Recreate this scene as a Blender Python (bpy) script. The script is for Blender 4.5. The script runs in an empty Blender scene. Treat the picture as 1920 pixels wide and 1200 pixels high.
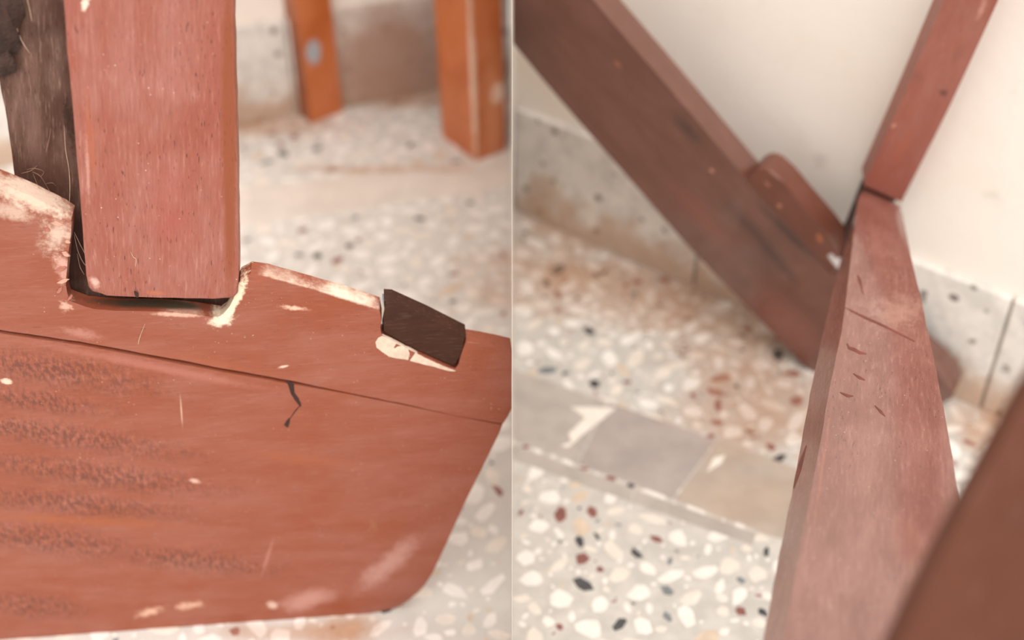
import bpy, bmesh, math, random
from mathutils import Vector, Matrix, noise
random.seed(7)
SC = bpy.context.scene
COL = SC.collection

# ------------------------------------------------------------------ camera
FPX, PITCH, CAMH = 2480.0, math.radians(39.6), 0.73
FOCUS = 0.705
cd = bpy.data.cameras.new('camera')
cam = bpy.data.objects.new('camera', cd); COL.objects.link(cam)
cd.sensor_width = 36.0
cd.lens = FPX * 36.0 / 1920.0
cam.location = (0, 0, CAMH)
cam.rotation_euler = (math.pi/2 - PITCH, 0, 0)
cd.clip_start = 0.02
cd.dof.use_dof = True
cd.dof.focus_distance = FOCUS
cd.dof.aperture_fstop = cd.lens / 12.0
SC.camera = cam

# ------------------------------------------------------------------ light
w = bpy.data.worlds.new('world'); SC.world = w; w.use_nodes = True
wn = w.node_tree.nodes; wl = w.node_tree.links
bg = wn['Background']
bg.inputs[0].default_value = (1.0, 0.965, 0.93, 1)
bg.inputs[1].default_value = 1.36
sd = bpy.data.lights.new('soft_sun', 'SUN'); sd.energy = 2.35; sd.angle = math.radians(50)
sd.color = (1.0, 0.96, 0.91)
sun = bpy.data.objects.new('soft_sun', sd); COL.objects.link(sun)
sun.rotation_euler = Vector((0.22, -0.5, 0.8)).to_track_quat('Z', 'Y').to_euler()
SC.view_settings.view_transform = 'Standard'
SC.view_settings.look = 'None'
SC.view_settings.gamma = 1.0
SC.view_settings.use_curve_mapping = False
SC.view_settings.exposure = 0.08

# ------------------------------------------------------------------ geometry helpers
CP = Vector((0, 0, CAMH))
RC = Matrix.Rotation(math.pi/2 - PITCH, 3, 'X')
def ray(x, y): return RC @ Vector(((x-960)/FPX, -(y-600)/FPX, -1.0))
def at(x, y, d): return CP + ray(x, y) * d
def fl(x, y, z=0.0):
    r = ray(x, y); return CP + r * ((z-CAMH)/r.z)
class Plane:
    """origin o, in-plane axes u (along) and v (up), normal n towards the viewer"""
    def __init__(s, o, u, v):
        s.o = o.copy(); s.u = u.normalized(); s.n = s.u.cross(v).normalized(); s.v = s.n.cross(s.u).normalized()
        if s.n.dot(CP - s.o) < 0: s.n = -s.n
    def hit(s, x, y, off=0.0):
        r = ray(x, y); t = ((s.o + s.n*off) - CP).dot(s.n) / r.dot(s.n); return CP + r*t
    def shift(s, off): return Plane(s.o + s.n*off, s.u, s.v)
def vplane(a, b, off=0.0):
    A = fl(*a); B = fl(*b); p = Plane(A, B-A, Vector((0, 0, 1))); return p.shift(off) if off else p

def thing(name, label, cat, loc, group=None):
    o = bpy.data.objects.new(name, None); COL.objects.link(o)
    o.empty_display_size = 0.05
    o.location = loc; o['label'] = label; o['category'] = cat
    if group: o['group'] = group
    return o
def wmat(o):
    m = o.matrix_basis.copy()
    if o.parent: m = wmat(o.parent) @ o.matrix_parent_inverse @ m
    return m
def make(name, bm, mat, parent=None, frame=None, label=None, smooth=True, kind=None):
    """bm is in world space; frame=(origin, X, Y, Z) becomes the object's own axes"""
    me = bpy.data.meshes.new(name)
    if frame is None:
        c = Vector(); n = 0
        for v in bm.verts: c += v.co; n += 1
        M = Matrix.Translation(c / max(n, 1))
    else:
        o, X, Y, Z = frame
        M = Matrix(((X.x, Y.x, Z.x, o.x), (X.y, Y.y, Z.y, o.y), (X.z, Y.z, Z.z, o.z), (0, 0, 0, 1)))
    bm.transform(M.inverted())
    bmesh.ops.recalc_face_normals(bm, faces=bm.faces)
    bm.to_mesh(me); bm.free()
    for m in (mat if isinstance(mat, list) else [mat]): me.materials.append(m)
    if smooth:
        for p in me.polygons: p.use_smooth = True
        me.set_sharp_from_angle(angle=math.radians(35))
    ob = bpy.data.objects.new(name, me); COL.objects.link(ob)
    if parent:
        ob.parent = parent; ob.matrix_parent_inverse = wmat(parent).inverted()
    ob.matrix_basis = M
    if label: ob['label'] = label
    if kind: ob['kind'] = kind
    return ob
def frame_of(pl, o=None, flip=False):
    # X along the grain, Y towards the viewer, Z the remaining axis
    X = pl.u; Y = pl.n; Z = X.cross(Y)
    return (o or pl.o, X, Y, Z)
def jitter_line(pts, step, amp, seed=0):
    """subdivide an outline and roughen it a little, so edges look hand-planed"""
    out = []
    n = len(pts)
    for i in range(n):
        a, b = pts[i], pts[(i+1) % n]
        L = (b-a).length; k = max(1, int(L/step))
        for j in range(k):
            p = a.lerp(b, j/k)
            if j: p = p + (noise.noise_vector(p*180 + Vector((seed, 0, 0))) + noise.noise_vector(p*55 + Vector((0, seed, 0))))*amp
            out.append(p)
    return out
def prism(front, back_vec, bevel=0.0012, seg=2, rough=0.0, step=0.006, seed=0):
    if rough: front = jitter_line(front, step, rough, seed)
    bm = bmesh.new()
    fv = [bm.verts.new(p) for p in front]; bv = [bm.verts.new(p + back_vec) for p in front]
    n = len(fv)
    f = bm.faces.new(fv); bm.faces.new(bv[::-1])
    for i in range(n): bm.faces.new((fv[i], bv[i], bv[(i+1) % n], fv[(i+1) % n]))
    if bevel:
        es = list(f.edges)
        bmesh.ops.bevel(bm, geom=es, offset=bevel, segments=seg, profile=0.6, affect='EDGES', clamp_overlap=True)
    bmesh.ops.triangulate(bm, faces=[q for q in bm.faces if len(q.verts) > 4])
    return bm
def loft(rings, bevel=0.0, cap=True):
    bm = bmesh.new()
    R = [[bm.verts.new(p) for p in r] for r in rings]
    m = len(R[0])
    for a, b in zip(R[:-1], R[1:]):
        for i in range(m): bm.faces.new((a[i], a[(i+1) % m], b[(i+1) % m], b[i]))
    if cap: bm.faces.new(R[0][::-1]); bm.faces.new(R[-1])
    if bevel:
        es = [e for e in bm.edges if e.is_manifold and len(e.link_faces) == 2 and e.calc_face_angle(0) > 0.6]
        bmesh.ops.bevel(bm, geom=es, offset=bevel, segments=3, profile=0.5, affect='EDGES', clamp_overlap=True)
    return bm
def tube(pts, r, sides=6):
    # smooth the polyline
    P = [Vector(p) for p in pts]
    S = []
    for i in range(len(P)-1):
        p0 = P[max(i-1, 0)]; p1 = P[i]; p2 = P[i+1]; p3 = P[min(i+2, len(P)-1)]
        for k in range(6):
            t = k/6
            S.append(0.5*((2*p1) + (p2-p0)*t + (2*p0-5*p1+4*p2-p3)*t*t + (3*p1-p0-3*p2+p3)*t**3))
    S.append(P[-1])
    rings = []
    for i, s in enumerate(S):
        t = (S[min(i+1, len(S)-1)] - S[max(i-1, 0)]).normalized()
        a = t.cross(Vector((0.3, 0.2, 0.9))).normalized(); b = t.cross(a)
        rr = r*(1 - 0.6*abs(2*i/(len(S)-1)-1)**3)
        rings.append([s + (a*math.cos(q) + b*math.sin(q))*rr for q in [2*math.pi*j/sides for j in range(sides)]])
    return loft(rings)

# ------------------------------------------------------------------ node helpers
class NT:
    def __init__(s, name):
        s.m = bpy.data.materials.new(name); s.m.use_nodes = True
        s.t = s.m.node_tree; s.n = s.t.nodes; s.l = s.t.links
        s.b = s.n['Principled BSDF']
    def new(s, ty, **kw):
        q = s.n.new(ty)
        for k, v in kw.items(): setattr(q, k, v)
        return q
    def put(s, sock, v):
        if v is None: return
        if isinstance(v, (int, float)): sock.default_value = v
        elif isinstance(v, tuple):
            sock.default_value = v if len(v) == len(sock.default_value) else (tuple(v) + (1,))[:len(sock.default_value)]
        else: s.l.new(v, sock)
    def math(s, op, a, b=None, c=None, clamp=False):
        q = s.new('ShaderNodeMath', operation=op, use_clamp=clamp)
        s.put(q.inputs[0], a); s.put(q.inputs[1], b); s.put(q.inputs[2], c); return q.outputs[0]
    def ramp(s, v, lo, hi, a=0.0, b=1.0, smooth=True):
        q = s.new('ShaderNodeMapRange', interpolation_type='SMOOTHSTEP' if smooth else 'LINEAR')
        s.put(q.inputs[0], v); s.put(q.inputs[1], lo); s.put(q.inputs[2], hi); s.put(q.inputs[3], a); s.put(q.inputs[4], b)
        return q.outputs[0]
    def mix(s, f, a, b, ty='MIX'):
        q = s.new('ShaderNodeMix', data_type='RGBA', blend_type=ty)
        s.put(q.inputs[0], f); s.put(q.inputs[6], a); s.put(q.inputs[7], b); return q.outputs[2]
    def noise(s, vec, scale, detail=3, rough=0.55, dist=0.0):
        q = s.new('ShaderNodeTexNoise'); s.put(q.inputs['Vector'], vec)
        q.inputs['Scale'].default_value = scale; q.inputs['Detail'].default_value = detail
        q.inputs['Roughness'].default_value = rough; q.inputs['Distortion'].default_value = dist
        return q.outputs['Fac']
    def vor(s, vec, scale, feature='F1', rnd=1.0):
        q = s.new('ShaderNodeTexVoronoi', feature=feature); s.put(q.inputs['Vector'], vec)
        q.inputs['Scale'].default_value = scale; q.inputs['Randomness'].default_value = rnd
        return q
    def map(s, vec, scale=(1, 1, 1), loc=(0, 0, 0), rot=(0, 0, 0), ty='POINT'):
        q = s.new('ShaderNodeMapping', vector_type=ty); s.put(q.inputs[0], vec)
        q.inputs['Location'].default_value = loc; q.inputs['Rotation'].default_value = rot; q.inputs['Scale'].default_value = scale
        return q.outputs[0]
    def obj(s): return s.new('ShaderNodeTexCoord').outputs['Object']
    def pos(s): return s.new('ShaderNodeNewGeometry').outputs['Position']
    def blob(s, vec, c, rad, ang=0.0, axis='Y', edge=0.5, amp=0.6, nz=None, pw=0.35):
        rot = {'X': (ang, 0, 0), 'Y': (0, ang, 0), 'Z': (0, 0, ang)}[axis]
        m = s.map(vec, scale=rad, loc=c, rot=rot, ty='TEXTURE')
        q = s.new('ShaderNodeVectorMath', operation='LENGTH'); s.l.new(m, q.inputs[0])
        d = q.outputs['Value']
        if nz is not None: d = s.math('MULTIPLY_ADD', s.math('SUBTRACT', nz, 0.5), amp*2, d)
        return s.ramp(d, 1.0, 1.0-edge)
    def bump(s, h, strength, dist, prev=None):
        q = s.new('ShaderNodeBump'); q.inputs['Strength'].default_value = strength; q.inputs['Distance'].default_value = dist
        s.l.new(h, q.inputs['Height'])
        if prev is not None: s.l.new(prev, q.inputs['Normal'])
        return q.outputs[0]

def painted_wood(name, base, tint, deep, rough=0.5, pores=0.5, specks=0.5, grain=0.5, marks=(), scuffs=(), spec=0.5, coat=0.0, sizes=1.0, coat_ior=1.7):
    """marks: (centre, radii, angle, colour, opacity, edge, amp); scuffs: (centre, radii, angle); grain runs along object X"""
    t = NT(name); v = t.obj()
    big = t.noise(v, 16*sizes, 3, 0.6)
    mid = t.noise(t.map(v, (14, 60, 60)), 1.0, 4, 0.6, 0.4)
    fin = t.noise(t.map(v, (70, 700, 700)), 1.0, 3, 0.7)
    med = t.noise(v, 320, 4, 0.65)
    c = t.mix(t.ramp(mid, 0.35, 0.68), base, tint)
    c = t.mix(t.math('MULTIPLY', t.ramp(big, 0.48, 0.72), 0.75), c, deep)
    c = t.mix(t.math('MULTIPLY', t.ramp(fin, 0.5, 0.8), 0.13*grain), c, (0.95, 0.62, 0.5))
    c = t.mix(t.math('MULTIPLY', t.ramp(fin, 0.5, 0.22), 0.35*grain), c, (0.12, 0.03, 0.02))
    # short open pores
    po = t.noise(t.map(v, (160, 1100, 1100)), 1.0, 1, 0.5)
    pm = t.math('MULTIPLY', t.ramp(po, 0.655, 0.72), t.ramp(t.noise(v, 22, 2), 0.42, 0.58))
    pm = t.math('MULTIPLY', pm, pores)
    c = t.mix(pm, c, (0.07, 0.02, 0.015))
    h = t.math('MULTIPLY_ADD', pm, -1.2, t.math('MULTIPLY_ADD', fin, grain, t.math('MULTIPLY', med, 0.6)))
    rg = t.math('MULTIPLY_ADD', med, 0.25, rough-0.12)
    # scuffed, torn-grain streaks
    if scuffs:
        nz = t.noise(v, 90, 4, 0.7)
        sm = None
        for (cc, rr, an) in scuffs:
            b = t.blob(v, cc, rr, an, edge=0.9, amp=0.5, nz=nz)
            sm = b if sm is None else t.math('MAXIMUM', sm, b)
        tear = t.noise(t.map(v, (420, 420, 190), rot=(0, 0.25, 0)), 1.0, 2, 0.6)
        pit = t.math('MULTIPLY', sm, t.ramp(tear, 0.56, 0.40))
        c = t.mix(t.math('MULTIPLY', pit, 0.68), c, (0.105, 0.028, 0.018))
        c = t.mix(t.math('MULTIPLY', t.math('MULTIPLY', sm, t.ramp(tear, 0.58, 0.72)), 0.4), c, (0.5, 0.2, 0.14))
        h = t.math('MULTIPLY_ADD', t.math('MULTIPLY', sm, tear), 4.5, h)
    # bright dust specks
    sp = t.vor(v, 330)
    sk = t.math('MULTIPLY', t.ramp(sp.outputs['Distance'], 0.16, 0.06), t.ramp(t.noise(v, 70, 2), 0.54, 0.62))
    c = t.mix(t.math('MULTIPLY', sk, 0.7*specks), c, (0.9, 0.72, 0.6))
    if marks:
        nz = t.noise(v, 210, 4, 0.7); nz2 = t.noise(v, 60, 3, 0.6)
        nz3 = t.noise(v, 520, 3, 0.7)
        nn = t.math('MULTIPLY_ADD', nz2, 0.4, t.math('MULTIPLY_ADD', nz, 0.35, t.math('MULTIPLY', nz3, 0.25)))
        for (cc, rr, an, colr, op, edge, amp) in marks:
            b = t.blob(v, cc, rr, an, edge=edge, amp=amp*1.7, nz=nn)
            c = t.mix(t.math('MULTIPLY', b, op), c, colr)
    t.l.new(c, t.b.inputs['Base Color'])
    t.l.new(rg, t.b.inputs['Roughness'])
    t.b.inputs['Specular IOR Level'].default_value = spec
    if coat:
        t.b.inputs['Coat Weight'].default_value = coat; t.b.inputs['Coat Roughness'].default_value = 0.12; t.b.inputs['Coat IOR'].default_value = coat_ior
    t.l.new(t.bump(h, 0.55, 0.0006), t.b.inputs['Normal'])
    return t.m
def plain(name, col, rough=0.6, scale=60, var=0.25, bump=0.3, dist=0.0006):
    t = NT(name); v = t.obj(); n = t.noise(v, scale, 4, 0.65); n2 = t.noise(v, scale*6, 3, 0.6)
    c = t.mix(t.ramp(n, 0.3, 0.7), tuple(q*(1-var) for q in col), tuple(min(1, q*(1+var)) for q in col))
    t.l.new(c, t.b.inputs['Base Color']); t.b.inputs['Roughness'].default_value = rough
    t.l.new(t.bump(t.math('ADD', n2, n), bump, dist), t.b.inputs['Normal'])
    return t.m

# rust-coloured floor dirt, plus painted shade under stool and foot board (world space)
STAINS_AND_SHADE = [  # px, py, radius x, radius y, opacity
    (1180, 540, .20, .075, .60), (1420, 760, .10, .09, .62), (1090, 430, .10, .05, .6), (1380, 650, .09, .06, .45),
    (1310, 590, .10, .06, .5), (1010, 500, .09, .05, .5), (1870, 800, .05, .06, .75), (1400, 940, .07, .04, .35),
    (470, 235, .12, .035, .75), (700, 185, .20, .03, .8), (720, 318, .13, .010, .7), (640, 1180, .035, .018, .7), (560, 1185, .09, .01, .5)]  # the brown under the stool and along the foot board paints shade
def stain_and_shade(t, c, pos, amount=1.0):
    nz = t.noise(pos, 26, 5, 0.7)
    for (px, py, rx, ry, op) in STAINS_AND_SHADE:
        P = fl(px, py)
        b = t.blob(pos, (P.x, P.y, 0), (rx, ry, 0.05), edge=0.9, amp=0.75, nz=nz)
        c = t.mix(t.math('MULTIPLY', b, op*amount), c, (0.42, 0.22, 0.12))
    return c
def stone(name, col, rough=0.3, var=0.15, scale=40, amount=1.0, bump=0.05, col_left=None):
    t = NT(name); p = t.pos(); n = t.noise(p, scale, 4, 0.6); n2 = t.noise(p, 500, 2, 0.6)
    c = t.mix(t.ramp(n, 0.3, 0.7), tuple(q*(1-var) for q in col), tuple(min(1, q*(1+var)) for q in col))
    if col_left:   # the floor of the left bay was poured in a paler cement
        sx = t.new('ShaderNodeSeparateXYZ'); t.l.new(p, sx.inputs[0]); c = t.mix(t.math('LESS_THAN', sx.outputs[0], 0.0), c, t.mix(t.ramp(n, 0.3, 0.7), tuple(q*.93 for q in col_left), col_left))
    c = t.mix(t.math('MULTIPLY', t.ramp(n2, 0.55, 0.8), 0.3), c, tuple(q*0.6 for q in col))
    c = stain_and_shade(t, c, p, amount)
    t.l.new(c, t.b.inputs['Base Color']); t.b.inputs['Roughness'].default_value = rough
    t.l.new(t.bump(n2, bump, 0.0004), t.b.inputs['Normal'])
    return t.m
def plaster(name, col):
    t = NT(name); p = t.pos(); n = t.noise(p, 9, 5, 0.65); n2 = t.noise(p, 130, 4, 0.6)
    c = t.mix(t.math('MULTIPLY', t.ramp(n, 0.45, 0.75), 0.5), col, tuple(q*f for q, f in zip(col, (0.93, 0.87, 0.82))))
    sp = t.vor(p, 16); k = t.math('MULTIPLY', t.ramp(t.math('MULTIPLY_ADD', n2, 0.35, sp.outputs['Distance']), 0.34, 0.2), t.ramp(n, 0.5, 0.56))
    c = t.mix(t.math('MULTIPLY', k, 0.35), c, (0.5, 0.42, 0.36))
    t.l.new(c, t.b.inputs['Base Color']); t.b.inputs['Roughness'].default_value = 0.75
    t.l.new(t.bump(t.math('MULTIPLY_ADD', n2, 0.4, n), 0.25, 0.003), t.b.inputs['Normal'])
    return t.m

# ------------------------------------------------------------------ setting: floor, walls, skirting, partition
M_matrix = stone('terrazzo_cement', (0.545, 0.515, 0.475), 0.35, 0.10, 60, col_left=(0.63, 0.60, 0.555))
M_wall = plaster('cream_plaster', (0.86, 0.79, 0.72))
M_skirt = None
def skirting_material():
    t = NT('skirting_terrazzo'); p = t.pos()
    n = t.noise(p, 45, 4, 0.6)
    c = t.mix(t.ramp(n, 0.35, 0.65), (0.60, 0.565, 0.525), (0.74, 0.70, 0.65))
    v1 = t.vor(p, 95); c = t.mix(t.math('MULTIPLY', t.ramp(v1.outputs['Distance'], 0.42, 0.3), 0.45), c, (0.80, 0.74, 0.68))
    n3 = t.noise(p, 130, 3, 0.6)
    v2 = t.vor(p, 48); k = t.math('MULTIPLY', t.ramp(t.math('MULTIPLY_ADD', n3, 0.25, v2.outputs['Distance']), 0.36, 0.26), t.ramp(t.noise(p, 30, 2), 0.38, 0.5))
    c = t.mix(t.math('MULTIPLY', k, 0.9), c, (0.16, 0.13, 0.115))
    st = t.noise(p, 20, 5, 0.7)
    sx = t.new('ShaderNodeSeparateXYZ'); t.l.new(p, sx.inputs[0])
    low = t.ramp(t.math('MULTIPLY_ADD', t.math('SUBTRACT', st, 0.5), -0.16, sx.outputs[2]), 0.05, 0.012)
    c = t.mix(t.math('MULTIPLY', low, 0.68), c, (0.43, 0.24, 0.13))
    for (P, r, op) in (((-0.13, 1.255, 0.05), (.13, .1, .1), .9),):  # brown patch between the stool legs: dirt plus the stool's shade painted in
        b = t.blob(p, P, r, edge=0.8, amp=0.5, nz=st)
        c = t.mix(t.math('MULTIPLY', b, op), c, (0.36, 0.20, 0.14))
    t.l.new(c, t.b.inputs['Base Color']); t.b.inputs['Roughness'].default_value = 0.4
    t.l.new(t.bump(n3, 0.1, 0.0005), t.b.inputs['Normal'])
    return t.m
M_skirt = skirting_material()
M_panel = plaster('partition_white', (0.62, 0.55, 0.48))

def box_bm(x0, x1, y0, y1, z0, z1):
    bm = bmesh.new(); bmesh.ops.create_cube(bm, size=1)
    bmesh.ops.scale(bm, vec=(x1-x0, y1-y0, z1-z0), verts=bm.verts)
    bmesh.ops.translate(bm, vec=((x0+x1)/2, (y0+y1)/2, (z0+z1)/2), verts=bm.verts); return bm
floor = make('floor', box_bm(-1.6, 1.6, -1.2, 1.75, -0.03, 0.0), M_matrix, smooth=False)
floor['kind'] = 'structure'; floor['label'] = 'speckled cream terrazzo floor with plain stone border strips'

SKH = 0.111
WR = vplane((960, 391), (1848, 771)); WL = vplane((450, 235), (820, 170))
def wall(name, pl, u0, u1, h, label, side):
    th = 0.08
    b = -pl.n*(th); o = pl.o - pl.n*0.007; up = Vector((0, 0, 1))
    a0, a1 = o + pl.u*u0, o + pl.u*u1
    bm = prism([a0, a1, a1+up*h, a0+up*h], b, 0)
    ob = make(name, bm, M_wall, frame=frame_of(pl), smooth=False); ob['kind'] = 'structure'; ob['label'] = label
    return ob
def baseboard(name, pl, u0, u1, joints, label):
    up = Vector((0, 0, 1))
    core = prism([pl.o+pl.u*u0-pl.n*.004, pl.o+pl.u*u1-pl.n*.004, pl.o+pl.u*u1-pl.n*.004+up*(SKH-.003), pl.o+pl.u*u0-pl.n*.004+up*(SKH-.003)], -pl.n*.003, 0)
    root = make(name, core, plain('skirting_bed', (0.42, 0.36, 0.3), 0.9), frame=frame_of(pl), smooth=False)
    root['kind'] = 'structure'; root['label'] = label
    ed = [u0] + joints + [u1]
    for a, b in zip(ed[:-1], ed[1:]):
        A = pl.o + pl.u*(a+.0011); B = pl.o + pl.u*(b-.0011)
        bm = prism([A, B, B+up*SKH, A+up*SKH], -pl.n*.0068, 0.0022, 3)
        make('skirting_tile', bm, M_skirt, root)
    return root
jr = WR.hit(1872, 650); jr = (jr-WR.o).dot(WR.u)
jm = (WR.hit(1303, 505)-WR.o).dot(WR.u)
u0r = (0.0007 - WR.o.x)/WR.u.x
wall('wall_right', WR, u0r-.004, .95, 1.1, 'cream plastered wall behind the crossed wooden legs', 'right')
baseboard('baseboard_right', WR, u0r+.0005, .95, [jm, jr, jr+.30], 'grey white terrazzo skirting along the cream wall')
u1l = (-0.0007 - WL.o.x)/WL.u.x
wall('wall_left', WL, -.9, u1l-.004, 1.1, 'cream wall behind the orange stool', 'left')
baseboard('baseboard_left', WL, -.9, u1l-.0005, [-.60, -.27, .06], 'beige skirting behind the orange stool, brown with dirt and painted stool shade')
# thin screen added between the bays; front edge on the focal plane stops blur crossing
def pn(py, d): p = at(960, py, d); return Vector((0, p.y, p.z))
top = pn(-60, FOCUS); bot = pn(1330, FOCUS)
bot = top + (bot-top)*((top.z)/(top.z-bot.z))
far = 1.42
prof = [bot, top, Vector((0, far, top.z)), Vector((0, far, 0))]
bm = prism([p + Vector((-.00006, 0, 0)) for p in prof], Vector((.00012, 0, 0)), 0)
part = make('added_partition', bm, M_panel, smooth=False); part['kind'] = 'structure'
part['label'] = 'thin pale upright screen added to divide the two corners'

# border strips of plain stone
def strip_tiles(upper, lower, cuts, cols):
    """upper / lower: floor lines through two pixels; cuts: pixel x of the joints on each line"""
    def on(line, px):
        (x0, y0), (x1, y1) = line; y = y0 + (y1-y0)*(px-x0)/(x1-x0); return fl(px, y)
    polys = []
    for k in range(len(cuts)-1):
        (ua, la), (ub, lb) = cuts[k], cuts[k+1]
        P = [on(upper, ua), on(upper, ub), on(lower, lb), on(lower, la)]
        c = sum(P, Vector())/4
        P = [p + (c-p).normalized()*.0007 for p in P]
        polys.append(P)
        bm = prism([p + Vector((0, 0, .0004)) for p in P], Vector((0, 0, -.004)), 0.0003, 1)
        make('border_tile', bm, cols[k % len(cols)], floor)
    return polys
Mg = [stone('plain_stone_%d' % i, c, 0.32, 0.10, 30, 0.6) for i, c in enumerate([(0.43, 0.385, 0.345), (0.395, 0.345, 0.32), (0.45, 0.38, 0.32), (0.43, 0.38, 0.34)])]
Ml = [stone('pale_stone_%d' % i, c, 0.35, 0.06, 30, 0.8) for i, c in enumerate([(0.66, 0.60, 0.53), (0.69, 0.63, 0.56)])]
polysR = strip_tiles(((960, 690), (1440, 858)), ((960, 826), (1440, 1003)),
    [(962, 962), (1140, 1082), (1345, 1262), (1560, 1470), (1760, 1690)], Mg)
polysR += strip_tiles(((960, 832), (1440, 1009)), ((960, 862), (1440, 1034)), [(962, 962), (1190, 1185), (1420, 1412)], [Mg[0]])
polysL = strip_tiles(((450, 352), (960, 294)), ((450, 425), (960, 352)), [(-200, -200), (90, 80), (470, 455), (760, 740), (957, 957)], Ml)
# two bare cement chips on the joint of the plain strip
M_cem = stone('joint_cement', (0.78, 0.72, 0.65), 0.6, 0.05, 60, 0.3)
for poly in ([(1068, 762), (1155, 764), (1130, 785), (1072, 830), (1066, 812), (1098, 783)], [(1050, 836), (1085, 822), (1066, 838)], [(1338, 858), (1360, 852), (1352, 868), (1325, 884)]):
    bm = prism([fl(*q, z=.0008) for q in poly][::-1], Vector((0, 0, -.001)), 0.0002, 1)
    make('joint_filler', bm, M_cem, floor)

# terrazzo chips
CHM = [stone('chip_white', (0.80, 0.76, 0.71), 0.28, 0.05, 90, 0.75), stone('chip_cream', (0.74, 0.67, 0.595), 0.3, 0.06, 90, 0.8),
       stone('chip_sand', (0.62, 0.50, 0.39), 0.3, 0.1, 90, 0.8), stone('chip_maroon', (0.25, 0.10, 0.085), 0.3, 0.2, 90, 0.6),
       stone('chip_black', (0.06, 0.06, 0.065), 0.25, 0.2, 90, 0.4), stone('chip_slate', (0.20, 0.215, 0.225), 0.25, 0.2, 90, 0.4)]
def in_poly(p, P):
    s = None
    for i in range(len(P)):
        a, b = P[i], P[(i+1) % len(P)]
        cr = (b.x-a.x)*(p.y-a.y) - (b.y-a.y)*(p.x-a.x)
        if abs(cr) < 1e-12: continue
        if s is None: s = cr > 0
        elif (cr > 0) != s: return False
    return True
def project(P):
    q = RC.transposed() @ (P - CP); return 960 + q.x/-q.z*FPX, 600 - q.y/-q.z*FPX, -q.z
chips = []; grid = {}
CELL = 0.018
def try_chip(x, y, a, b, mi, rot):
    r = math.sqrt(a*b)
    k = (int(math.floor(x/CELL)), int(math.floor(y/CELL)))
    for i in (-2, -1, 0, 1, 2):
        for j in (-2, -1, 0, 1, 2):
            for (X, Y, R2) in grid.get((k[0]+i, k[1]+j), ()):
                if (X-x)**2 + (Y-y)**2 < (r+R2)**2*1.10: return False
    grid.setdefault(k, []).append((x, y, r)); chips.append((x, y, a, b, mi, rot)); return True
rnd = random.Random(11)
def pick(x):
    q = rnd.random(); dk = 0.21 if x > 0 else 0.075
    if q < dk*0.55: return 3
    if q < dk*0.85: return 4
    if q < dk: return 5
    if q < dk + 0.05: return 2
    return 0 if rnd.random() < 0.7 else 1
for (n, lo, hi) in ((9000, .0058, .0098), (12000, .0036, .0055), (20000, .0014, .0030)):
    for _ in range(n):
        x = rnd.uniform(-.72, .62); y = rnd.uniform(.40, 1.42)
        P = Vector((x, y, 0)); sx, sy, dd = project(P)
        if not (-90 < sx < 2010 and -60 < sy < 1290): continue
        if sx < 960 and sx > 860 - 0 and False: continue
        if (P-WR.o).dot(WR.n) < .006 and x > 0: continue
        if (P-WL.o).dot(WL.n) < .006 and x < 0: continue
        if abs(x) < .006: continue
        if any(in_poly(P, q) for q in (polysR if x > 0 else polysL)): continue
        s = rnd.uniform(lo, hi); ar = rnd.uniform(.36, .92)
        mi = pick(x)
        if mi in (3, 4, 5): s *= 0.75
        try_chip(x, y, s/math.sqrt(ar), s*math.sqrt(ar), mi, rnd.uniform(0, math.pi))
# a few single chips the photograph shows clearly
def add_chip(bm, ch, mi=None):
    x, y, a, b, m, rot = ch
    rr = random.Random(int(x*1e6) ^ int(y*1e6)); n = rr.choice((5, 6)) if m in (3, 4, 5) else rr.choice((6, 7, 8, 9))
    h = rr.uniform(.00012, .0004); cr, sr = math.cos(rot), math.sin(rot)
    ph = rr.uniform(0, 6.28); T, B = [], []
    for i in range(n):
        an = ph + 2*math.pi*(i + rr.uniform(-.25, .25))/n
        k = rr.uniform(.72, 1.12)
        X, Y = a*math.cos(an)*k, b*math.sin(an)*k
        wx, wy = x + X*cr - Y*sr, y + X*sr + Y*cr
        T.append(bm.verts.new((x+(wx-x)*.96, y+(wy-y)*.96, h))); B.append(bm.verts.new((wx, wy, -.0003)))
    fs = [bm.faces.new(T)]
    for i in range(n): fs.append(bm.faces.new((B[i], B[(i+1) % n], T[(i+1) % n], T[i])))
    for q in fs: q.material_index = m if mi is None else mi
def vis_size(ch):
    sx, sy, d = project(Vector((ch[0], ch[1], 0)))
    if not (0 <= sx <= 1920 and 0 <= sy <= 1200): return 0
    if sx < 960:   # behind the painted foot board
        yb = 1200 - sx*50/700 if sx < 760 else 1150 - (sx-760)*1.9
        yt = 350 + sx*0.31
        if yt < sy < yb: return 0
    elif 1450 < sx and sy > 1000: return 0
    return ch[2]*ch[3]/d**3
order = sorted(chips, key=vis_size, reverse=True)
for ch in order[:290]:
    bm = bmesh.new(); add_chip(bm, ch, 0); make('terrazzo_chip', bm, CHM[ch[4]], floor, smooth=False)
bm = bmesh.new()
for ch in order[290:]: add_chip(bm, ch)
make('terrazzo_chips', bm, CHM, floor, frame=(Vector((0, 0, 0)), Vector((1, 0, 0)), Vector((0, 1, 0)), Vector((0, 0, 1))), smooth=False, kind='stuff', label='small pale, maroon and black stone chips in the terrazzo')

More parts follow.
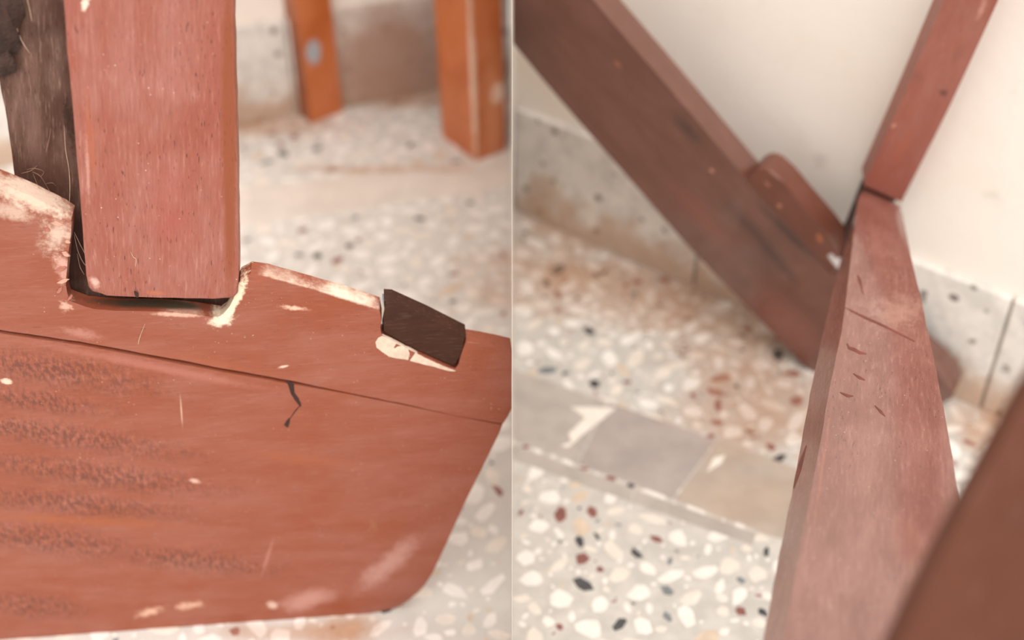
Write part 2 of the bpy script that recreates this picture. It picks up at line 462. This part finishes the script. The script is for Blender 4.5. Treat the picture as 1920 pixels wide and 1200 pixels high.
# ------------------------------------------------------------------ left: red painted stand (foot board, post, old beam)
PB = vplane((0, 1200), (700, 1150))            # front face of the foot board
UP = Vector((0, 0, 1))
TB = 0.011
base = PB.o + PB.u*.17; base.z = 0
stand = thing('wooden_stand', 'red painted wooden stand, upright post notched into a broad foot board', 'stand', base)
FB = frame_of(PB)
def loc2(px, py, pl=PB, fr=FB):
    d = pl.hit(px, py) - fr[0]; return Vector((d.dot(fr[1]), d.dot(fr[2]), d.dot(fr[3])))
def mark(px, py, lx, ly, hw, colr, op=1.0, edge=0.5, amp=0.5, pl=PB, fr=FB, nr=0.02):
    """ellipse centred on a pixel of a face; (lx, ly) its half-length in pixels, hw the half-width"""
    c = loc2(px, py, pl, fr); a = loc2(px+lx, py+ly, pl, fr) - c
    L = math.hypot(lx, ly); b = loc2(px - ly/L*hw, py + lx/L*hw, pl, fr) - c
    return (tuple(c), (a.length, nr, b.length), math.atan2(-a.z, a.x), colr, op, edge, amp)
def scuff(px, py, lx, ly, hw): m = mark(px, py, lx, ly, hw, None); return m[:3]
BARE = (0.83, 0.66, 0.52); PINK = (0.60, 0.31, 0.26)
marks_up = [mark(60, 375, 130, 50, 26, BARE, .75, .8, .9), mark(105, 440, 38, 10, 50, BARE, .6, .9, 1.0), mark(20, 395, 60, 15, 20, BARE, .5, .9, .9),
    mark(118, 500, 10, 40, 22, (.75, .45, .36), .7, .8, 1.0), mark(122, 575, 16, 5, 14, (.7, .42, .32), .8, .8, 1.4),
    mark(440, 560, 28, -58, 14, (.86, .70, .5), 1.0, .5, .9), mark(412, 600, 32, -14, 18, (.86, .72, .55), .9, .8, 1.3),
    mark(552, 578, 36, 4, 6, (.8, .5, .36), .9, .8, 1.1), mark(530, 517, 110, 30, 12, (.86, .68, .54), .95, .5, .25), mark(640, 550, 110, 36, 12, (.86, .68, .54), .95, .5, .3),
    
    mark(533, 687, 14, -3, 3, BARE, .7, .7, .6), mark(150, 625, 50, 10, 12, (.5, .22, .17), .6, .9, .9), mark(330, 590, 70, 3, 6, (.8, .5, .38), .7, .8, .8),
    ((lambda m: ((m[0][0], -.007, m[0][2]), (m[1][0], .0055, m[1][2])) + m[2:])(mark(275, 578, 160, 10, 20, (.07, .055, .035), .95, .5, .3))), mark(400, 690, 200, 40, 30, (.33, .085, .035), .5, .9, .5)]  # the near-black mark paints shade onto the notch floor below the post
marks_lo = [mark(12, 715, 15, 2, 7, (.85, .55, .42), 1.0, .5, .7), mark(280, 1148, 36, -12, 10, (.72, .42, .30), .85, .9, 1.3), mark(357, 1135, 34, -6, 9, (.72, .42, .30), .85, .9, 1.3),
    mark(575, 1125, 70, -22, 24, (.52, .27, .22), .75, .8, .5), mark(725, 1060, 75, -70, 26, (.50, .26, .22), .75, .9, .6), mark(510, 1135, 12, -4, 12, (.78, .55, .45), .7, .8, .5),
    mark(340, 770, 3, 40, 2.2, (.7, .42, .33), .7, .8, .3), mark(500, 1050, 16, -50, 5, (.5, .22, .17), .5, .9, .9),
    mark(300, 690, 300, 60, 12, (.42, .15, .11), .6, .9, .6), mark(150, 975, 260, 15, 14, (.34, .085, .024), .6, .9, .5), mark(560, 860, 150, 20, 16, (.34, .085, .03), .5, .9, .5),
    mark(700, 985, 6, 14, 8, (.3, .12, .05), .6, .9, .6), mark(365, 902, 14, 3, 5, (.8, .5, .4), .7, .8, .8)]
scuffs = [scuff(100, 695, 300, 44, 44), scuff(60, 750, 220, 26, 29), scuff(110, 815, 360, 54, 35), scuff(170, 888, 360, 44, 36), scuff(130, 942, 320, 30, 31), scuff(90, 1012, 240, 30, 39), scuff(360, 1050, 230, 25, 31), scuff(60, 1135, 140, 14, 34)]
RED = ((0.272, 0.066, 0.031), (0.30, 0.090, 0.054), (0.265, 0.055, 0.015))
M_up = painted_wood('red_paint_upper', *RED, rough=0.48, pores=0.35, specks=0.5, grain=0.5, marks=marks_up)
M_lo = painted_wood('red_paint_lower', *RED, rough=0.46, pores=0.3, specks=0.45, grain=0.5, marks=marks_lo, scuffs=scuffs)

XR = 959.6
def bp(*pix): return [PB.hit(x, y) for x, y in pix]
# upper plank: outline clockwise, with the notch for the post and a mortise on the top edge
joint = [(-120, 601), (0, 621), (150, 643), (300, 671), (420, 694), (545, 716), (640, 735), (760, 759), (860, 781), (XR, 800)]
def joint_y(x):
    for (a, b), (c, d) in zip(joint[:-1], joint[1:]):
        if a <= x <= c: return b + (d-b)*(x-a)/(c-a)
    return joint[-1][1]
up_top = [(-120, 290), (-40, 325), (0, 343), (60, 368), (118, 397), (134, 408), (133, 440), (128, 475), (124, 520), (122, 548), (127, 566), (160, 578), (215, 583), (300, 584), (360, 589), (412, 597), (424, 588), (438, 560), (450, 524), (470, 513), (500, 517), (560, 534), (640, 556), (712, 580), (716, 600), (711, 628), (760, 652), (812, 676), (856, 695), (864, 668), (874, 640), (900, 644), (930, 650), (XR, 657)]
# the slanted right end cuts the joint line close to the screen, so the plank's lower edge stops there
up_low = [(x, y - (0.4 if x > 800 else 2.6 if x < 560 else 1.4)) for x, y in joint[::-1]]
up_low = [(XR, 768), (944, 795)] + [q for q in up_low if q[0] < 940]
bm = prism(bp(*(up_top + up_low))[::-1], -PB.n*TB, 0.0011, 2, rough=.00022, step=.005, seed=3)
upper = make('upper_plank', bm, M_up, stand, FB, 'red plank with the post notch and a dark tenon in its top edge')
lo_top = [(x, y + (0.4 if x > 800 else 4.2 if x < 560 else 1.8)) for x, y in joint if x < 940]
lo = lo_top + [(943, 797), (915, 855), (880, 925), (850, 990), (825, 1045), (806, 1085), (785, 1112), (755, 1135), (720, 1147), (690, 1151)] + [(500, 1164), (250, 1182), (0, 1200), (-120, 1209)]
bm = prism(bp(*lo)[::-1], -PB.n*TB, 0.0014, 2, rough=.00018, step=.006, seed=9)
lower = make('lower_plank', bm, M_lo, stand, FB, 'broad red lower plank with scuffed streaks and a rounded corner')
# cracks and holes in the lower plank
M_dark = plain('dark_gap', (0.035, 0.014, 0.009), 0.9)
def crack(pix, wd, parent, pl, mat=M_dark, off=.0002):
    bm = bmesh.new(); n = len(pix); L, R, Lb, Rb = [], [], [], []
    for i, (x, y) in enumerate(pix):
        a = pix[max(i-1, 0)]; b = pix[min(i+1, n-1)]
        t = Vector((b[0]-a[0], b[1]-a[1])).normalized(); nx, ny = -t.y, t.x
        ww = wd[i]/2
        L.append(bm.verts.new(pl.hit(x+nx*ww, y+ny*ww, off))); R.append(bm.verts.new(pl.hit(x-nx*ww, y-ny*ww, off)))
        Lb.append(bm.verts.new(pl.hit(x+nx*ww, y+ny*ww, -.002))); Rb.append(bm.verts.new(pl.hit(x-nx*ww, y-ny*ww, -.002)))
    for i in range(n-1):
        bm.faces.new((L[i], L[i+1], R[i+1], R[i])); bm.faces.new((L[i], Lb[i], Lb[i+1], L[i+1])); bm.faces.new((R[i], R[i+1], Rb[i+1], Rb[i]))
    return make('crack', bm, mat, parent, smooth=False)
crack([(538, 714), (546, 722), (549, 738), (556, 748), (562, 758), (564, 763)], [3, 11, 7, 8, 5, 1], lower, PB)
crack([(563, 760), (556, 768), (550, 776), (543, 786)], [1, 2, 2, 1], lower, PB)
crack([(543, 784), (540, 791), (537, 797), (540, 801)], [2, 7, 9, 3], lower, PB)
crack([(252, 546), (256, 551), (258, 558)], [2, 8, 4], upper, PB.shift(.0045))

# dark tenon end filling the mortise
bm = prism(bp((720, 566), (735, 567), (800, 596), (874, 633), (866, 664), (853, 690), (812, 671), (760, 647), (717, 624), (722, 600))[::-1], -PB.n*.0105, 0.0008, 2)
bm.transform(Matrix.Translation(-PB.n*.0012))
M_tenon = painted_wood('dark_tenon', (0.048, 0.019, 0.011), (0.06, 0.024, 0.014), (0.036, 0.014, 0.009), rough=0.75, spec=.15, pores=.3, specks=.05, grain=.4)
make('tenon', bm, M_tenon, stand, frame_of(PB, PB.hit(790, 620)), 'dark brown tenon end in the top edge of the foot board')
patch = [(704, 642), (709, 634), (717, 630), (735, 638), (760, 652), (790, 667), (824, 683), (855, 696), (842, 696), (815, 688), (786, 681), (760, 674), (742, 672), (728, 668), (716, 660), (706, 652)]
bm = prism(jitter_line([PB.hit(x, y, .0002) for x, y in patch][::-1], .002, .0003, 2), -PB.n*.002, .0001, 1)
make('bare_wood_patch', bm, plain('bare_wood', (.66, .51, .40), .7, 150, .15), upper, None, 'pale bare wood below the dark tenon', smooth=False)
bm = prism([PB.hit(x, y, -.002) for x, y in ((717, 563), (725, 564), (728, 574), (720, 576))][::-1], -PB.n*.006, 0.0006, 1)
make('tenon_pin', bm, plain('grey_pin', (0.22, 0.22, 0.23), 0.5), stand)

# the post: leans back a little, its front flush with the foot board at the notch
a0 = PB.hit(165, 548, .004); a1 = PB.hit(440, 564, .004)
lean = (UP - PB.n*0.10).normalized()
PP = Plane((a0+a1)/2, (a1-a0), lean)
def pp(*pix): return [PP.hit(x, y) for x, y in pix]
post_dir = (PP.hit(285, -200) - PP.hit(305, 555)).normalized()
FP = (PP.hit(305, 555), post_dir, PP.n, post_dir.cross(PP.n))
MP = lambda *a, **k: mark(*a, pl=PP, fr=FP, **k)
marks_p = [MP(160, 6, 9, 3, 18, BARE, .9, .6, 1.3), MP(170, 260, 10, 110, 12, (.36, .09, .035), .6, .9, .8), MP(165, 330, 4, 90, 5, (.6, .32, .25), .5, .9, .9),
    MP(320, 400, 20, 120, 60, (.34, .08, .06), .5, .9, .7), MP(290, 549, 22, 2, 6, (.42, .12, .05), .7, .7, .6), MP(178, 530, 8, 14, 10, (.8, .55, .45), .6, .9, .8),
    MP(430, 260, 3, 420, 19, (.235, .052, .014), .95, .6, .25)]  # orange strip paints the different reflection on the rounded right edge
M_post = painted_wood('red_paint_post', (0.290, 0.080, 0.052), (0.33, 0.117, 0.088), (0.27, 0.062, 0.034), rough=0.42, pores=0.8, specks=0.75, grain=1.15, marks=marks_p)
out = [(164, 540), (171, 549), (200, 554), (300, 558), (400, 560), (438, 561), (446, 552), (447, 520), (446, 400), (443, 250), (439, 80), (436, -60), (434, -200), (104, -200), (115, -60), (124, 60), (133, 160), (143, 280), (152, 390), (160, 490)]
bm = prism(pp(*out), -PP.n*.016, 0.0032, 4, rough=.0003, step=.007, seed=5)
make('post', bm, M_post, stand, FP, 'pinkish red upright post with a rounded edge, its reflection painted orange')

# old dark beam behind the post
PD = Plane(PB.hit(100, 350, -.0205), PB.u, (UP - PB.n*0.06).normalized())
dd = (PD.hit(70, -150) - PD.hit(95, 400)).normalized()
FD = (PD.hit(90, 350), dd, PD.n, dd.cross(PD.n))
MD = lambda *a, **k: mark(*a, pl=PD, fr=FD, **k)
M_old = painted_wood('old_brown_wood', (0.075, 0.034, 0.022), (0.165, 0.092, 0.07), (0.045, 0.018, 0.011), rough=0.8, spec=.25, pores=0.8, specks=0.1, grain=1.3,
    marks=[MD(90, 330, 90, 40, 70, (.07, .026, .015), .7, .9, .5), MD(130, 230, 12, 70, 16, (.035, .014, .009), .85, .8, .9), MD(60, 230, 20, 90, 30, (.18, .10, .08), .45, .9, .7),
           MD(110, 20, 60, 20, 30, (.07, .028, .018), .6, .9, .8), MD(30, 100, 20, 60, 14, (.06, .025, .016), .7, .9, .8), MD(140, 470, 60, 10, 90, (.045, .014, .009), .8, .6, .4)])
out = [(30, 345), (26, 320), (22, 285), (14, 230), (9, 200), (2, 170), (-6, 120), (-8, 60), (-2, 0), (-10, -150), (425, -150), (430, 520), (432, 660), (40, 660)]
bm = prism([PD.hit(x, y) for x, y in out][::-1], -PD.n*.03, 0.003, 3, rough=.0006, step=.006, seed=21)
make('old_beam', bm, M_old, stand, FD, 'dark weathered bare beam behind the post')
# ragged lumps of old wood on its upper left
M_knob = plain('dark_fibre_wood', (0.045, 0.021, 0.014), 0.9, 120, .5, .8, .002)
def lump(pix, r, seed):
    bm = bmesh.new(); bmesh.ops.create_icosphere(bm, subdivisions=3, radius=1)
    c = PD.hit(*pix, .002); R = Matrix((PD.u, PD.n, UP)).transposed()
    for v in bm.verts:
        k = 1 + .35*noise.noise(v.co*1.7 + Vector((seed, 0, 0))) + .12*noise.noise(v.co*5)
        v.co = c + R @ Vector((v.co.x*r[0]*k, v.co.y*r[1]*k, v.co.z*r[2]*k))
    return make('knot', bm, M_knob, stand)
lump((-8, 40), (.009, .004, .022), 1); lump((8, 4), (.008, .004, .014), 4); lump((4, 112), (.006, .003, .009), 9)
# loose plant fibres
M_fib = plain('pale_fibre', (0.62, 0.42, 0.30), 0.6); M_fib2 = plain('brown_fibre', (0.24, 0.12, 0.075), 0.7)
fibs = [([(120, 235), (123, 280), (129, 315), (131, 345), (130, 380), (124, 401)], .00018, 0), ([(26, 10), (30, 45), (40, 75), (56, 100)], .00014, 0), ([(50, -5), (55, 15), (60, 40)], .00014, 0),
    ([(139, 435), (150, 458), (160, 478), (164, 500)], .00022, 0), ([(139, 440), (146, 470), (156, 492), (166, 502)], .00018, 0), ([(145, 475), (150, 500), (158, 515)], .00014, 0),
    ([(60, 322), (75, 330), (88, 350), (100, 372), (113, 395)], .00025, 1), ([(62, 326), (72, 350), (86, 376), (98, 385)], .00022, 1), ([(50, 318), (66, 316), (82, 322), (76, 332)], .0002, 1),
    ([(95, 240), (92, 262), (86, 285)], .00018, 1), ([(84, 345), (98, 343), (106, 350)], .00016, 1), ([(40, 325), (58, 320), (70, 310)], .0002, 1)]
for pts, r, k in fibs:
    make('fibre', tube([PD.hit(x, y, .0015 + .0008*math.sin(i*2)) for i, (x, y) in enumerate(pts)], r), (M_fib, M_fib2)[k], stand)
make('fibre', tube([PB.hit(x, y, .0006) for x, y in [(272, 607), (266, 622), (261, 636), (259, 646)]], .00014), M_fib, stand)
make('fibre', tube([PP.hit(x, y, .0006) for x, y in [(245, 472), (250, 482), (255, 486), (254, 500)]], .00014), M_fib, stand)
# torn splinters on the notch's left wall
for i, (x, y, l, a) in enumerate([(124, 478, 10, .3), (116, 505, 12, -.2), (118, 528, 14, -.4), (112, 545, 12, -.5), (126, 455, 8, .1), (131, 560, 10, -.6), (104, 420, 13, .2), (88, 432, 9, .3)]):
    c, s = math.cos(a), math.sin(a)
    rs = random.Random(i+40); m = 7
    P = [(x + (l*math.cos(2*math.pi*k/m)*c - 4*math.sin(2*math.pi*k/m)*s)*rs.uniform(.45, 1.15), y + (l*math.cos(2*math.pi*k/m)*s + 4*math.sin(2*math.pi*k/m)*c)*rs.uniform(.5, 1.3)) for k in range(m)]
    bm = prism([PB.hit(*q, .0008) for q in P], -PB.n*.001, .0003, 1)
    make('splinter', bm, plain('splinter_%d' % i, (.38, .13, .09) if i % 2 else (.55, .30, .22), .6), upper)

# ------------------------------------------------------------------ left background: orange stool
def mid(a, b, t): return a.lerp(b, t)
near = fl(902, 300); farl = fl(580, 226)
M_or = painted_wood('orange_varnish', (0.50, 0.135, 0.035), (0.55, 0.17, 0.06), (0.42, 0.10, 0.02), rough=0.38, pores=.2, specks=.2, grain=.3)
sx = (near - farl); ax = Vector((0.80, 0.60, 0)).normalized(); ay = Vector((-0.60, 0.80, 0)).normalized()
stool = thing('wooden_stool', 'blurred orange wooden stool with square worn legs by the skirting', 'stool', (near+farl)/2)
def leg(foot, wx, wy, lean, mat, h=.46, frx=ax, fry=ay, label=None):
    """foot: the corner of the leg nearest the viewer"""
    P = [foot, foot+frx*wx, foot+frx*wx+fry*wy, foot+fry*wy]
    rings = []
    for k in range(5):
        t = k/4; rings.append([p + UP*(h*t) + lean*(h*t) for p in P])
    bm = loft(rings, .0025)
    X = (UP+lean).normalized(); Y = frx.cross(X).normalized()
    return make('leg', bm, mat, stool, (foot, X, Y, X.cross(Y)), label)
NL = fl(893, 303)
def legmat(nm, foot, X, marks):
    return painted_wood(nm, (0.50, 0.135, 0.035), (0.55, 0.17, 0.06), (0.42, 0.10, 0.02), rough=0.38, pores=.2, specks=.2, grain=.3, marks=marks)
# local marks: object X runs up the leg
m_near = legmat('orange_leg_worn', None, None, [((.09, .0, .0), (.14, .006, .006), 0, (.80, .60, .48), .85, .7, .5), ((.068, -.0, .028), (.016, .03, .010), 0, (.88, .80, .70), .95, .5, .4), ((.05, 0, .022), (.12, .02, .018), 0, (.72, .32, .17), .6, .9, .5)])
leg(NL, .037, .060, Vector((-.02, 0, 0)), m_near, label='square leg with a pale worn corner')
FLG = fl(582, 232)
m_far = legmat('orange_leg_patch', None, None, [((.078, 0, .014), (.017, .012, .011), 0, (.36, .40, .44), .95, .5, .3), ((.04, -.025, -.008), (.2, .06, .013), 0, (.12, .035, .014), .9, .5, .2)])  # dark brown mark paints the unlit left face of the leg
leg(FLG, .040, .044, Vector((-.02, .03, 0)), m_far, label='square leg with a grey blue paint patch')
# the two legs out of view, rails and the seat
T3 = fl(285, 345)
leg(T3, .05, .05, Vector((-.02, 0, 0)), M_or)
for (a, b) in ((NL + ax*.026 + ay*.02, FLG + ax*.02 + ay*.02),):
    d = (b-a).normalized(); n = d.cross(UP)
    r = lambda p: [p+n*.011+UP*.40, p-n*.011+UP*.40, p-n*.011+UP*.445, p+n*.011+UP*.445]
    make('rail', loft([r(a), r(a.lerp(b, .5)), r(b)], .002), M_or, stool)
c = (NL + FLG)/2 + ax*.10 + ay*.03
e1 = Vector((.03, .03, 0))
sw = [T3 + Vector((-.06, -.04, 0)), Vector((-.012, T3.y-.04, 0)), Vector((-.012, NL.y+.06, 0)), FLG + Vector((.0, .05, 0)), FLG + Vector((-.08, .02, 0))]
make('seat', prism([p + UP*.486 for p in sw], -UP*.026, .006, 3), M_or, stool, (c, ax, ay, UP))

# ------------------------------------------------------------------ right: crossed legs of a folding frame
M_brown = None
foot = fl(1690, 790); 
frame_th = thing('folding_frame', 'reddish brown wooden folding frame with crossed legs and tapered rail', 'frame', (foot.x, foot.y, 0))
# broad dark board leaning along the wall
Fd = WR.hit(1778, 742, .030); Ft = at(1035, 0, .985)
ub = (Fd - Ft).normalized()
PC = Plane(Fd, ub, WR.n.cross(ub))
def pc(*pix, off=0): return [PC.hit(x, y, off) for x, y in pix]
FC = (PC.hit(1300, 300), ub, PC.n, ub.cross(PC.n))
MC = lambda *a, **k: mark(*a, pl=PC, fr=FC, nr=.05, **k)
M_brown = painted_wood('brown_varnish', (0.112, 0.036, 0.021), (0.14, 0.050, 0.034), (0.098, 0.031, 0.016), rough=0.36, pores=.15, specks=.1, grain=.35, coat=.8, coat_ior=1.55,
    marks=[MC(1310, 400, 90, 95, 30, (.18, .05, .03), .7, .9, .5), MC(1480, 610, 90, 100, 50, (.19, .06, .043), .8, .9, .4), MC(1290, 245, 40, 50, 16, (.05, .017, .014), .8, .9, .6), MC(1480, 440, 70, 70, 12, (.04, .012, .008), .95, .9, .5),
           MC(1450, 480, 60, 70, 14, (.045, .014, .01), .8, .9, .5), MC(1400, 420, 60, 60, 16, (.05, .014, .009), .75, .9, .6), MC(1335, 320, 6, 4, 5, (.5, .22, .16), .9, .7, .5), MC(1158, 120, 10, 8, 5, (.33, .11, .06), .9, .8, .5), MC(1100, 330, 40, 40, 40, (.15, .055, .03), .6, .9, .5)])
out = [(960.4, -62), (960.4, 82), (1010, 140), (1080, 222), (1180, 335), (1290, 462), (1400, 575), (1525, 702), (1600, 778), (1680, 782), (1768, 757), (1785, 748), (1788, 735), (1776, 714), (1755, 690), (1660, 605), (1560, 514), (1480, 425), (1398, 335), (1250, 160), (1112, 0), (1058, -62)]
bm = prism(pc(*out)[::-1] if False else pc(*out), -PC.n*.024, .0022, 3)
diag = make('cross_leg', bm, M_brown, frame_th, FC, 'broad dark brown leg slanting down to the skirting')
# rounded cleat on its upper edge
out = [(1399, 337), (1413, 322), (1424, 316), (1436, 316), (1449, 322), (1470, 341), (1510, 388), (1545, 428), (1566, 456), (1572, 476), (1566, 510), (1560, 512), (1480, 424)]
bm = prism(pc(*out), -PC.n*.022, .0030, 3)
bm.transform(Matrix.Translation(PC.n*.0008))
make('cleat', bm, painted_wood('cleat_varnish', (0.13, 0.042, 0.024), (0.15, 0.052, 0.036), (0.11, 0.034, 0.019), rough=0.34, pores=.1, specks=.1, grain=.35,
    marks=[MC(1537, 445, 4, 14, 8, (.50, .16, .06), .9, .8, .4), MC(1462, 385, 6, 6, 6, (.45, .18, .12), .8, .9, .5), MC(1440, 345, 8, 8, 4, (.42, .18, .13), .8, .9, .5), MC(1520, 430, 40, 40, 26, (.13, .04, .022), .6, .9, .4)]), frame_th, FC, 'rounded cleat on the edge of the dark leg')
# small metal pin
bm = prism([PC.hit(x, y, .002) for x, y in ((1550, 480), (1558, 476), (1572, 492), (1570, 505))], -PC.n*.005, .0005, 1)
make('pin', bm, plain('pale_pin', (.55, .5, .5), .4), frame_th)

# tapered rail that comes towards the viewer
st = [  # y, side bottom px, top-left px, top-right px, depth left, depth right
    ((1617, 356), (1622, 352), (1689, 385), .985), ((1606, 392), (1610, 372), (1692, 402), .952), ((1597, 425), (1604, 410), (1698, 432), .905), ((1580, 480), (1597, 470), (1708, 480), .852),
    ((1562, 545), (1588, 545), (1724, 550), .805), ((1543, 625), (1577, 625), (1741, 628), .765), ((1524, 715), (1558, 715), (1760, 715), .725), ((1506, 810), (1542, 810), (1777, 810), .680),
    ((1489, 905), (1524, 905), (1793, 905), .640), ((1465, 1020), (1502, 1020), (1812, 1020), .595), ((1446, 1120), (1484, 1120), (1828, 1120), .560), ((1425, 1225), (1466, 1225), (1846, 1225), .528), ((1400, 1330), (1446, 1330), (1862, 1330), .498)]
rings = []
for (s, l, r, d) in st:
    L = at(*l, d); R = at(*r, d*.995)
    S = at(*s, d+.026)
    rings.append([L, R, R + (S-L), S])
# smooth subdivision along the length
def dense(rings, k=4):
    out = []
    n = len(rings)
    for i in range(n-1):
        for j in range(k):
            t = j/k; q = []
            for m in range(len(rings[0])):
                p0, p1, p2, p3 = rings[max(i-1, 0)][m], rings[i][m], rings[i+1][m], rings[min(i+2, n-1)][m]
                q.append(0.5*((2*p1) + (p2-p0)*t + (2*p0-5*p1+4*p2-p3)*t*t + (3*p1-p0-3*p2+p3)*t**3))
            out.append(q)
    out.append(rings[-1]); return out
rd = dense(rings)
for i, q in enumerate(rd):
    for m in range(4): q[m] = q[m] + noise.noise_vector(q[m]*70)*.0005
bm = loft(rd, .0022)
from mathutils.bvhtree import BVHTree
rail_bvh = BVHTree.FromBMesh(bm)
A = at(1655, 420, .92); B = at(1640, 1150, .55)
X = (B-A).normalized(); tl = at(1577, 625, .765); tr = at(1741, 628, .761); Zr = (tr-tl); Y = Zr.cross(X).normalized()
if Y.dot(CP-A) < 0: Y = -Y
PRr = Plane(tl, X, Zr); FR = (at(1655, 620, .78), X, Y, X.cross(Y))
MR = lambda *a, **k: mark(*a, pl=PRr, fr=FR, nr=.06, **k)
M_rail = painted_wood('faded_red_paint', (0.195, 0.064, 0.046), (0.265, 0.108, 0.085), (0.18, 0.055, 0.037), rough=0.40, pores=0.7, specks=0.6, grain=1.1,
    marks=[MR(1680, 590, 10, 40, 60, (.48, .28, .22), .5, .9, .9), MR(1545, 850, 20, -140, 5, (.36, .11, .06), .5, .9, .6), MR(1700, 1000, 10, 100, 40, (.26, .085, .058), .6, .9, .6)],
    coat=1.0, coat_ior=1.75)
rail = make('tapered_rail', bm, M_rail, frame_th, FR, 'faded pinkish red tapered rail with torn grain')
M_gr = plain('red_groove', (0.16, 0.045, 0.03), .8)
def top_at(x, y):
    """point on the rail's top face under a pixel"""
    d = ray(x, y).normalized(); h = rail_bvh.ray_cast(CP, d)
    return None if h[0] is None else h[0] - d*.0004
def groove(pix, wd):
    bm = bmesh.new(); n = len(pix); L, R = [], []
    for i, (x, y) in enumerate(pix):
        a = pix[max(i-1, 0)]; b = pix[min(i+1, n-1)]
        t = Vector((b[0]-a[0], b[1]-a[1])).normalized(); nx, ny = -t.y, t.x
        L.append(top_at(x+nx*wd[i]/2, y+ny*wd[i]/2)); R.append(top_at(x-nx*wd[i]/2, y-ny*wd[i]/2))
    ok = [i for i in range(n) if L[i] is not None and R[i] is not None]; L = [L[i] for i in ok]; R = [R[i] for i in ok]; n = len(ok)
    if n < 2: return
    V = [[bm.verts.new(p) for p in q] for q in (L, R)]; W = [[bm.verts.new(p - Y*.0015) for p in q] for q in (L, R)]
    for i in range(n-1):
        bm.faces.new((V[0][i], V[0][i+1], V[1][i+1], V[1][i])); bm.faces.new((V[0][i], W[0][i], W[0][i+1], V[0][i+1])); bm.faces.new((V[1][i], V[1][i+1], W[1][i+1], W[1][i]))
    make('crack', bm, M_gr, rail, smooth=False)
groove([(1584, 577), (1620, 594), (1660, 612), (1700, 632), (1715, 640)], [3, 4, 4, 3, 1])
groove([(1588, 644), (1592, 652), (1602, 655), (1612, 661), (1624, 663)], [2, 5, 6, 5, 2])
groove([(1608, 515), (1612, 525), (1616, 540), (1619, 553)], [2, 6, 3, 1])
groove([(1512, 835), (1503, 862), (1495, 890), (1488, 915)], [2, 6, 7, 2])
groove([(1466, 972), (1464, 984), (1461, 997)], [2, 7, 2])
for q in ([(1640, 760), (1652, 772), (1660, 780)], [(1600, 700), (1612, 708), (1622, 712)], [(1575, 735), (1590, 742), (1600, 742)]):
    groove(q, [1, 5, 1])

# slim strut rising to the upper right from the rail's far end
dS = .978
b0, b1 = at(1570, 470, 1.0), at(1640, 505, 1.0)
sL = [at(1620, 348, dS+.002), at(1694, 180, dS-.065), at(1770, 0, dS-.125), at(1870, -235, dS-.205)]
sR = [at(1690, 379, dS+.002), at(1782, 196, dS-.065), at(1872, 0, dS-.125), at(1980, -235, dS-.205)]
bk = -(sR[0]-sL[0]).cross(sL[2]-sL[0]).normalized()
if bk.dot(ray(1700, 200)) < 0: bk = -bk
bk = (bk + Vector((-.22, 0, 0))).normalized()
rings = [[a, b, b+bk*.02, a+bk*.02] for a, b in zip(sL, sR)]
bm = loft(dense(rings, 3), .0012)
Xs = (sL[2]-sL[0]).normalized(); Ys = -bk; Zs = Xs.cross(Ys).normalized(); Ys = Zs.cross(Xs)
PS = Plane(sL[0], Xs, sR[0]-sL[0]); FS = (at(1735, 200, dS-.065), Xs, Ys, Zs)
MS = lambda *a, **k: mark(*a, pl=PS, fr=FS, nr=.03, **k)
M_strut = painted_wood('strut_red', (0.25, 0.070, 0.047), (0.285, 0.098, 0.072), (0.27, 0.068, 0.036), rough=0.42, pores=.2, specks=.3, grain=.35,
    marks=[MS(1770, 182, 10, -4, 12, (.10, .03, .02), .85, .8, .6), MS(1720, 145, 10, -10, 20, (.20, .065, .045), .7, .9, .6), MS(1800, 110, 12, -25, 14, (.2, .07, .05), .6, .9, .6), MS(1676, 235, 5, -5, 5, (.6, .3, .24), .7, .8, .4), MS(1690, 280, 30, -50, 22, (.31, .085, .045), .6, .9, .5), MS(1845, 30, 12, -30, 10, (.55, .28, .22), .6, .9, .6)])
make('strut', bm, M_strut, frame_th, FS, 'slim red strut rising from the far end of the rail')

tg = [[at(1630, 330, dS+.012), at(1684, 352, dS+.012)], [at(1616, 358, dS+.016), at(1676, 388, dS+.016)], [at(1590, 425, dS+.026), at(1640, 440, dS+.026)], [at(1566, 476, dS+.036), at(1610, 500, dS+.036)]]
make('strut_tongue', loft([[a, b, b+bk*.01, a+bk*.01] for a, b in tg], .0008), plain('tongue_painted_shade', (.05, .022, .015), .8), frame_th, None, 'tongue of the strut beside the rail, darkened as the joint shadow')  # lower end of the strut; its near-black tone paints the joint's shadow line
# nearest leg, far out of focus at the lower right; it meets the rail just below the picture
nA = [at(2110, 400, .40), at(1940, 712, .385), at(1806, 958, .375), at(1692, 1190, .365), at(1600, 1400, .355)]
nw = at(1990, 1190, .37) - at(1690, 1190, .37); nd = (nA[4]-nA[1]).normalized(); nn = nw.cross(nd).normalized()
if nn.dot(ray(1800, 1000)) < 0: nn = -nn
w_ = nw.normalized()*.055
rings = [[p, p+w_, p+w_+nn*.02, p+nn*.02] for p in nA]
bm = loft(dense(rings, 3), .003)
Yn = -nn; Zn = nd.cross(Yn).normalized(); Yn = Zn.cross(nd)
make('near_leg', bm, painted_wood('near_leg_varnish', (0.092, 0.028, 0.014), (0.105, 0.033, 0.017), (0.08, 0.025, 0.012), spec=.12, rough=0.55, pores=.1, specks=.05, grain=.3), frame_th, (nA[2], nd, Yn, Zn), 'dark brown leg closest to the viewer')
